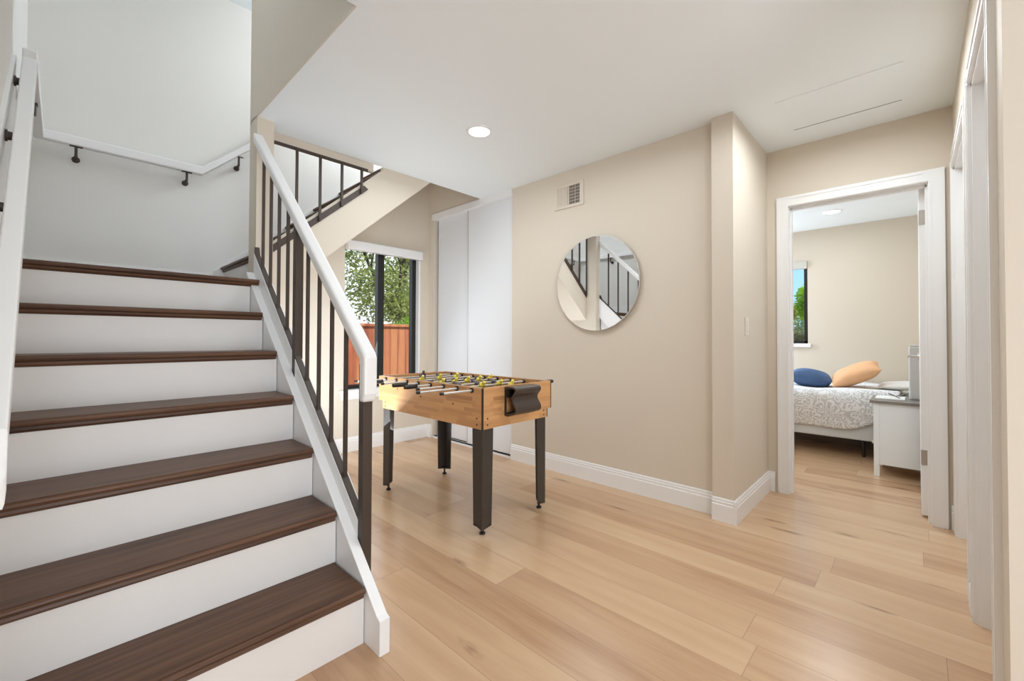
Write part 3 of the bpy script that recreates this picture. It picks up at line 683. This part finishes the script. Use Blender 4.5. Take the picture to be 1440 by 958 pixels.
for i in range(len(dn)-1):
    for A, B in ((ro[0], ro[2]), (ro[1], ro[3]), (ro[0], ro[1]), (ro[2], ro[3])): bm.faces.new((A[i], A[i+1], B[i+1], B[i]))
for k_ in (0, -1): bm.faces.new((ro[0][k_], ro[1][k_], ro[3][k_], ro[2][k_]))
obj('ball_return', bm, 'cup', ft, smooth=False)
bm = bmesh.new(); prism(bm, inner, 'X', x1c-.006, x1c-.001); obj('end_wall', bm, 'cup', ft)
bm = bmesh.new(); box(bm, x0c, x1c, yf-.004, yf-.0004, .742, .804); box(bm, x0c, x1c, yf-.004, yf-.0004, .641, .656); box(bm, x0c, x0c+.014, yf-.004, yf-.0004, .656, .742)
obj('back_frame', bm, 'cup', ft)
# legs: angle-section, tapering, with an adjuster foot
def leg(cx, cy, sx, sy):
    """cx,cy: outer corner; sx,sy: direction inward."""
    bm = bmesh.new(); w1, w2, t = .083, .072, .006; zt, zb = ZB, .030
    if True:
        def quad(z, w, off=0): return [(cx+sx*off, cy+sy*off, z), (cx+sx*w, cy+sy*off, z), (cx+sx*w, cy+sy*t, z), (cx+sx*t, cy+sy*t, z), (cx+sx*t, cy+sy*w, z), (cx+sx*off, cy+sy*w, z)]
        lev = [(zt, w1), (zb+.012, w2)]
        R = [[bm.verts.new(p) for p in quad(z, w_)] for z, w_ in lev]
        low = quad(zb, w2); low = [low[0], (cx+sx*w2, cy, zb+.02), (cx+sx*w2, cy+sy*t, zb+.02), low[3], (cx+sx*t, cy+sy*w2, zb+.02), (cx, cy+sy*w2, zb+.02)]
        R.append([bm.verts.new(p) for p in low])
        for a, b in zip(R, R[1:]):
            for i in range(6): bm.faces.new((a[i], a[(i+1) % 6], b[(i+1) % 6], b[i]))
        for r in (R[0], R[-1]): bm.faces.new((r[0], r[1], r[2], r[3])); bm.faces.new((r[0], r[3], r[4], r[5]))
    l_ = obj('leg', bm, 'legmetal', ft)
    bm = bmesh.new(); fx, fy = cx+sx*.028, cy+sy*.028
    lathe(bm, [(.017, 0), (.017, .008), (.012, .012), (.007, .015), (.007, .05)], (fx, fy, 0.0), 16)
    box(bm, min(fx-sx*.027, fx+sx*.014), max(fx-sx*.027, fx+sx*.014), min(fy-sy*.027, fy+sy*.014), max(fy-sy*.027, fy+sy*.014), .050, .054)
    obj('foot', bm, 'blackplastic', l_)
leg(TX0+.006, TY0+.006, 1, 1); leg(2.145, TY0+.012, -1, 1); leg(TX0+.006, TY1-.056, 1, -1); leg(2.145, TY1-.056, -1, -1)
# rods, players
rods = [(1.806, 1.375, 'yellow', 1, 0), (1.937, 1.318, 'yellow', 2, 0), (2.065, 1.402, 'navy', 3, 0), (2.196, 1.405, 'yellow', 5, .085),
        (2.330, 1.408, 'navy', 5, .10), (2.460, 1.405, 'yellow', 3, 0), (2.592, 1.39, 'navy', 2, .10), (2.725, 1.36, 'navy', 1, 0)]
rt_tip = {1.806: (2.30, .10), 1.937: (2.24, 0), 2.065: (2.22, 0), 2.196: (2.21, 0), 2.33: (2.24, .05), 2.46: (2.22, 0), 2.592: (2.25, .05), 2.725: (2.23, 0)}
ZR = .7925
proto = {}
for (yr, xt, colr, npl, hl_) in rods:
    bm = bmesh.new(); xr, hr_ = rt_tip[yr]
    cyl(bm, (xt, yr, ZR), (xr, yr, ZR), .0062, seg=12)
    rod = obj('rod', bm, 'steel', ft)
    bm = bmesh.new(); cyl(bm, (xt-.010, yr, ZR), (xt+.008, yr, ZR), .0085, seg=12)
    if hl_ == 0: obj('end_cap', bm, 'blackplastic', rod)
    else: bm.free()
    if hl_:
        bm = bmesh.new()
        pr = [(.0, .006), (.002, .012), (.3*hl_, .0135), (.8*hl_, .0135), (hl_-.006, .012), (hl_-.004, .015), (hl_, .015)]
        for (a, ra_), (b, rb_) in zip(pr, pr[1:]): cyl(bm, (xt-.01+a, yr, ZR), (xt-.01+b, yr, ZR), ra_, rb_, 14)
        obj('handle', bm, 'blackplastic', rod)
    if hr_:
        bm = bmesh.new(); cyl(bm, (xr-hr_*.6, yr, ZR), (xr+.01, yr, ZR), .013, .012, 14); obj('handle', bm, 'blackplastic', rod)
    bm = bmesh.new(); cyl(bm, (xr-.004, yr, ZR), (xr+.01, yr, ZR), .0085, seg=12)
    if not hr_: obj('end_cap', bm, 'blackplastic', rod)
    else: bm.free()
    for xb in (TX0-.007, TX1-.002):
        bm = bmesh.new(); cyl(bm, (xb, yr, ZR), (xb+.009, yr, ZR), .014, seg=14); obj('bushing', bm, 'blackplastic', ft)
    for xb in (TX0+th, TX1-th-.012):
        bm = bmesh.new(); cyl(bm, (xb, yr, ZR), (xb+.012, yr, ZR), .012, seg=12); obj('bumper', bm, 'blackplastic', ft)
    slide = (-.10 if hl_ == 0 else -.07)
    for i in range(npl):
        px = (TX0+TX1)/2+slide+.06+(i-(npl-1)/2)*(.105 if npl > 3 else .15)+(.05 if npl == 1 else 0)
        tilt = {1.806: .5, 1.937: .9, 2.065: -1.2, 2.196: .7, 2.33: 1.3, 2.46: .6, 2.592: -1.0, 2.725: .2}[yr]
        if colr not in proto:
            bm = bmesh.new()
            box(bm, -.015, .015, -.011, .011, -.016, .022); box(bm, -.009, .009, -.007, .007, -.052, -.016); box(bm, -.011, .011, -.011, .011, -.074, -.052)
            cyl(bm, (0, 0, .022), (0, 0, .044), .011, .009, 10); box(bm, -.019, .019, -.009, .009, .004, .018)
            proto[colr] = obj('player', bm, colr, rod, .002); o = proto[colr]
            hb = bmesh.new()
        else:
            o = proto[colr].copy(); COL.objects.link(o); o.parent = rod
        o.matrix_parent_inverse = rod.matrix_world.inverted()
        o.location = (px, yr, ZR); o.rotation_euler = (tilt, 0, 0)

# ------------------------------------------------------------------ bedroom furniture
# bed: head at the right-hand wall (low y), side towards the doorway
bd = thing('bed', (5.65, .8, 0), 'low pale grey upholstered bed base with mattress in the bedroom', 'bed')
X0, X1, Y0, Y1 = 5.0, 6.34, -.20, 1.85
bx('bed_base', (X0, X1, Y0, Y1, .165, .34), 'bedgrey', bd, .012)
bx('mattress', (X0+.02, X1-.02, Y0+.03, Y1-.03, .34, .55), 'palegrey', bd, .04)
for (x, y) in ((X0+.10, Y0+.55), (X0+.10, Y1-.15), (X1-.10, Y0+.2), (X1-.10, Y1-.15), (X0+.10, .97)):
    bm = bmesh.new(); cyl(bm, (x, y, 0), (x, y, .165), .012, .016, 14); obj('leg', bm, 'blackplastic', bd)
bm = bmesh.new()
NU, NV = 46, 70; g = []
def hash2(a, b): return math.sin(a*12.9+b*78.2)
for j in range(NV+1):
    yv = .10+(Y1+.05-.10)*j/NV; row = []
    for i in range(NU+1):
        s = i/NU
        hem = .255+.018*math.sin(yv*3.3+1.2)+.010*math.sin(yv*9)+(.12*max(0, (.45-yv)/.35)**1.5)
        if s < .42:                      # hanging side from hem up to crest
            t = s/.42
            z = hem+(.615-hem)*math.sin(t*math.pi/2)**.9
            x = X0-.035-.045*math.sin(t*math.pi*.85)+.11*t**3
        else:
            t = (s-.42)/.58; x = X0+.075-.02+t*(X1-.03-X0-.055); z = .615-.035*min(1, t*3)
        z += .008*math.sin(yv*6+2*s)*(s > .3)+.010*math.sin(yv*15+7*x)*.5*(.3+s)
        z += .028*math.exp(-((yv-.42)/.22)**2)*(s > .25)*min(1, (s-.25)*3) if s > .25 else 0
        x += .010*math.sin(yv*11+3*s)*(1-s)
        row.append(bm.verts.new((x, yv, z)))
    g.append(row)
for j in range(NV):
    for i in range(NU): bm.faces.new((g[j][i], g[j][i+1], g[j+1][i+1], g[j+1][i]))
dv = obj('duvet', bm, 'duvet', None, smooth=True); tag(dv, 'white duvet with grey scroll print draped over the bed', 'duvet')
sol = dv.modifiers.new('solid', 'SOLIDIFY'); sol.thickness = .03; sol.offset = -1
sb = dv.modifiers.new('sub', 'SUBSURF'); sb.levels = 1; sb.render_levels = 1
def cushion(name, w_, h_, t_, m, loc, rot, label):
    bm = bmesh.new(); n_ = 16; top = []; bot = []
    for s_, L_ in ((1, top), (-1, bot)):
        for j in range(n_+1):
            r = []
            for i in range(n_+1):
                u, v = 2*i/n_-1, 2*j/n_-1
                k = (1-abs(u)**2.4)*(1-abs(v)**2.4); k = max(k, 0)**.55
                pin = 1-.08*(1-abs(u*v))*(abs(u)**3+abs(v)**3)/1.2
                z = s_*t_*.5*k+.004*math.sin(9*u+5*v)*k
                if s_ < 0 and (i in (0, n_) or j in (0, n_)): r.append(top[j][i]); continue
                r.append(bm.verts.new((u*w_/2*pin, v*h_/2*pin, z)))
            L_.append(r)
    for L_ in (top, bot):
        for j in range(n_):
            for i in range(n_): bm.faces.new((L_[j][i], L_[j][i+1], L_[j+1][i+1], L_[j+1][i]))
    o = obj(name, bm, m, None, smooth=True); o.location = loc; o.rotation_euler = rot
    s = o.modifiers.new('sub', 'SUBSURF'); s.levels = 1; s.render_levels = 1
    tag(o, label, 'cushion'); return o
cushion('cushion', .40, .40, .20, 'blue', (5.55, .82, .665), (.14, math.radians(4), .1), 'denim blue cushion lying on the bed beside the orange one')
oc = cushion('cushion', .46, .44, .17, 'orange', (5.50, .44, .735), (math.radians(-27), math.radians(-8), .12), 'apricot orange cushion leaning on the bed nearest its head')
cushion('pillow', .50, .36, .08, 'paper', (5.62, .10, .635), (math.radians(-4), 0, 0), 'white pillow at the head of the bed behind the cushions')
# nightstand
ns = thing('nightstand', (4.65, .05, 0), 'white nightstand with a grey top beside the bed', 'nightstand')
nx0, nx1, ny0, ny1 = 4.465, 4.865, -.17, .245
bx('top', (nx0-.02, nx1+.01, ny0-.01, ny1+.022, .580, .602), 'nstop', ns, .003)
bx('side_panel', (nx0+.006, nx0+.022, ny0+.03, ny1-.03, .095, .580), 'nswhite', ns, .001); bx('side_panel', (nx1-.022, nx1-.006, ny0+.03, ny1-.03, .095, .580), 'nswhite', ns, .001)
bx('back_panel', (nx0+.03, nx1-.03, ny0+.006, ny0+.016, .095, .58), 'nswhite', ns)
bx('shelf', (nx0+.02, nx1-.02, ny0+.016, ny1-.02, .105, .12), 'nswhite', ns)
for x in (nx0, nx1-.035):
    for y in (ny0, ny1-.035): bx('leg', (x, x+.035, y, y+.035, 0, .580), 'nswhite', ns, .002)
for z in (.345, .125):
    dr = bx('drawer', (nx0+.038, nx1-.038, ny1-.02, ny1-.003, z, z+.205 if z > .3 else z+.21), 'nswhite', ns, .002)
    bm = bmesh.new(); cyl(bm, ((nx0+nx1)/2, ny1-.003, z+.105), ((nx0+nx1)/2, ny1+.02, z+.105), .007, .013, 14); obj('knob', bm, 'steel', dr)
# tower purifier on the nightstand
ap = thing('tower_speaker', (4.73, .0, .602), 'tall light grey box-shaped device standing on the nightstand', 'device')
ap.name = 'bedside_tower'
bx('body', (4.68, 4.80, -.085, .037, .602, 1.03), 'greyplastic', ap, .012); bx('front_strip', (4.676, 4.682, -.07, .010, .62, 1.01), 'greyplastic', ap); bx('cap', (4.685, 4.795, -.08, .032, 1.029, 1.042), 'greyplastic', ap, .004)
pb = bx('magazine', (4.56, 4.80, .06, .24, .6025, .611), 'paper', None, .001); tag(pb, 'pale magazine lying on the grey nightstand top', 'magazine')
bm = bmesh.new()
pts = [Vector((4.60+.25*t, .09+.07*math.sin(6*t), .617+.028*abs(math.sin(7*t)))) for t in [i/24 for i in range(25)]]
for a, b in zip(pts, pts[1:]): cyl(bm, a, b, .004, seg=8, caps=True)
cb_ = obj('cable', bm, 'nstop', None); tag(cb_, 'grey looped cable on the nightstand beside the tall device', 'cable')

# ------------------------------------------------------------------ outside
struct('ground', [(-6, 40, 4.2, 30, -.36, -.3), (6.8, 40, -8, 4.2, -.36, -.3)], 'ground')
fe = thing('fence', (3.6, 5.6, -.3), 'tall redwood board fence outside the hall window', 'fence')
x = 2.0; i = 0
while x < 5.2:
    bx('board', (x, x+.128, 5.6+.0, 5.618+(.006 if i % 2 else 0), -.28, 1.245), 'fence', fe, .002); x += .132; i += 1
bx('cap_rail', (2.0, 5.2, 5.575, 5.66, 1.245, 1.283), 'fence', fe, .003); bx('rail', (2.0, 5.2, 5.63, 5.67, .2, .29), 'fence', fe)
def foliage(bm, c, r, n, size, sq=(1, 1, 1), shell=.45):
    for _ in range(n):
        v = Vector((random.gauss(0, 1), random.gauss(0, 1), random.gauss(0, 1))).normalized()*(shell+(1-shell)*random.random())
        p = Vector((c[0]+v.x*r*sq[0], c[1]+v.y*r*sq[1], c[2]+v.z*r*sq[2]))
        a = Vector((random.gauss(0, 1), random.gauss(0, 1), random.gauss(0, .7))).normalized(); b = a.orthogonal().normalized()
        b = Matrix.Rotation(random.random()*6.28, 3, a) @ b
        s = size*(.6+.8*random.random())
        vs = [bm.verts.new(p+a*s), bm.verts.new(p+b*s*.42), bm.verts.new(p-a*s), bm.verts.new(p-b*s*.42)]
        bm.faces.new(vs)
def branch(bm, p, d, l_, r, depth):
    q = p+d*l_; cyl(bm, p, q, r, r*.7, 8)
    if depth:
        for _ in range(3):
            nd = (d+Vector((random.uniform(-.7, .7), random.uniform(-.7, .7), random.uniform(-.1, .6)))).normalized()
            branch(bm, q, nd, l_*.72, r*.6, depth-1)
def tree(name, base, h, clumps, m, label, cat='tree', group=None, tr=.07):
    t = thing(name, base, label, cat, group)
    bm = bmesh.new(); branch(bm, Vector(base), Vector((.05, 0, 1)).normalized(), h, tr, 3); obj('trunk', bm, 'bark', t)
    bm = bmesh.new()
    for c_, r_, n_, s_, sq_ in clumps: foliage(bm, c_, r_, n_, s_, sq_)
    obj('foliage', bm, m, t)
    return t
tree('garden_tree', (4.75, 7.9, -.3), 1.7, [((4.5, 8.0, 2.9), 1.35, 5200, .042, (.95, .6, .9)), ((4.3, 7.6, 1.9), .75, 2400, .038, (1, .7, .8)), ((5.0, 7.9, 1.7), .6, 2200, .036, (.9, .7, .7))], 'leaf', 'leafy green tree behind the redwood fence, seen in the left pane')
tree('garden_tree', (6.15, 9.4, -.3), 1.7, [((6.6, 9.6, 2.8), 1.25, 3600, .046, (.85, .6, 1)), ((6.4, 9.4, 3.8), .9, 1500, .046, (1, .6, .6)), ((6.2, 9.3, 1.8), .75, 2000, .040, (.9, .7, .8))], 'leaf', 'leafy green tree behind the redwood fence, seen in the right pane')
tree('garden_tree', (1.9, 9.9, -.3), 1.7, [((1.8, 9.9, 2.8), 1.3, 3200, .046, (1, .6, .9)), ((2.2, 9.7, 1.7), .7, 1400, .040, (1, .7, .8))], 'leaf', 'leafy green tree at the far left beyond the redwood fence')
def shrub(name, base, clumps, m, label):
    t = thing(name, base, label, 'shrub')
    bm = bmesh.new()
    for k in range(5):
        d = Vector((random.uniform(-.15, .15), random.uniform(-.15, .15), 1)).normalized(); cyl(bm, Vector(base), Vector(base)+d*(clumps[0][0][2]+.3)*.9, .012, .006, 6)
    obj('stems', bm, 'bark', t)
    bm = bmesh.new()
    for c_, r_, n_, s_, sq_ in clumps: foliage(bm, c_, r_, n_, s_, sq_, .3)
    obj('foliage', bm, m, t); return t
shrub('shrub', (4.6, 6.5, -.3), [((4.5, 6.5, 1.2), .5, 2600, .032, (1.3, .5, .55)), ((5.0, 6.5, 1.15), .42, 1800, .032, (1.2, .5, .6))], 'leaf_lime', 'bright lime shrub just over the top of the redwood fence')
# outside the bedroom window (looking along +x, slightly +y)
shrub('shrub', (9.0, 1.36, -.3), [((9.0, 1.37, 1.72), .30, 2600, .03, (.7, .62, 1.15))], 'leaf_lime', 'upright lime green shrub outside the bedroom window')
shrub('shrub', (8.0, 1.45, -.3), [((8.0, 1.45, 1.03), .36, 4200, .022, (.7, 1.3, .72))], 'leaf_dark', 'low olive grey shrub at the bottom of the bedroom window')
shrub('shrub', (10.0, 1.80, -.3), [((10.0, 1.80, 1.62), .16, 900, .025, (.8, 1, 1.1))], 'leaf_yellow', 'small yellow green bush between the other bedroom window shrubs')
tree('garden_tree', (14.0, 2.55, -.3), .9, [((14.0, 2.55, 1.6), .75, 3500, .05, (.8, 1.6, .75))], 'leaf_pale', 'distant low pale green tree outside the bedroom window', tr=.05)
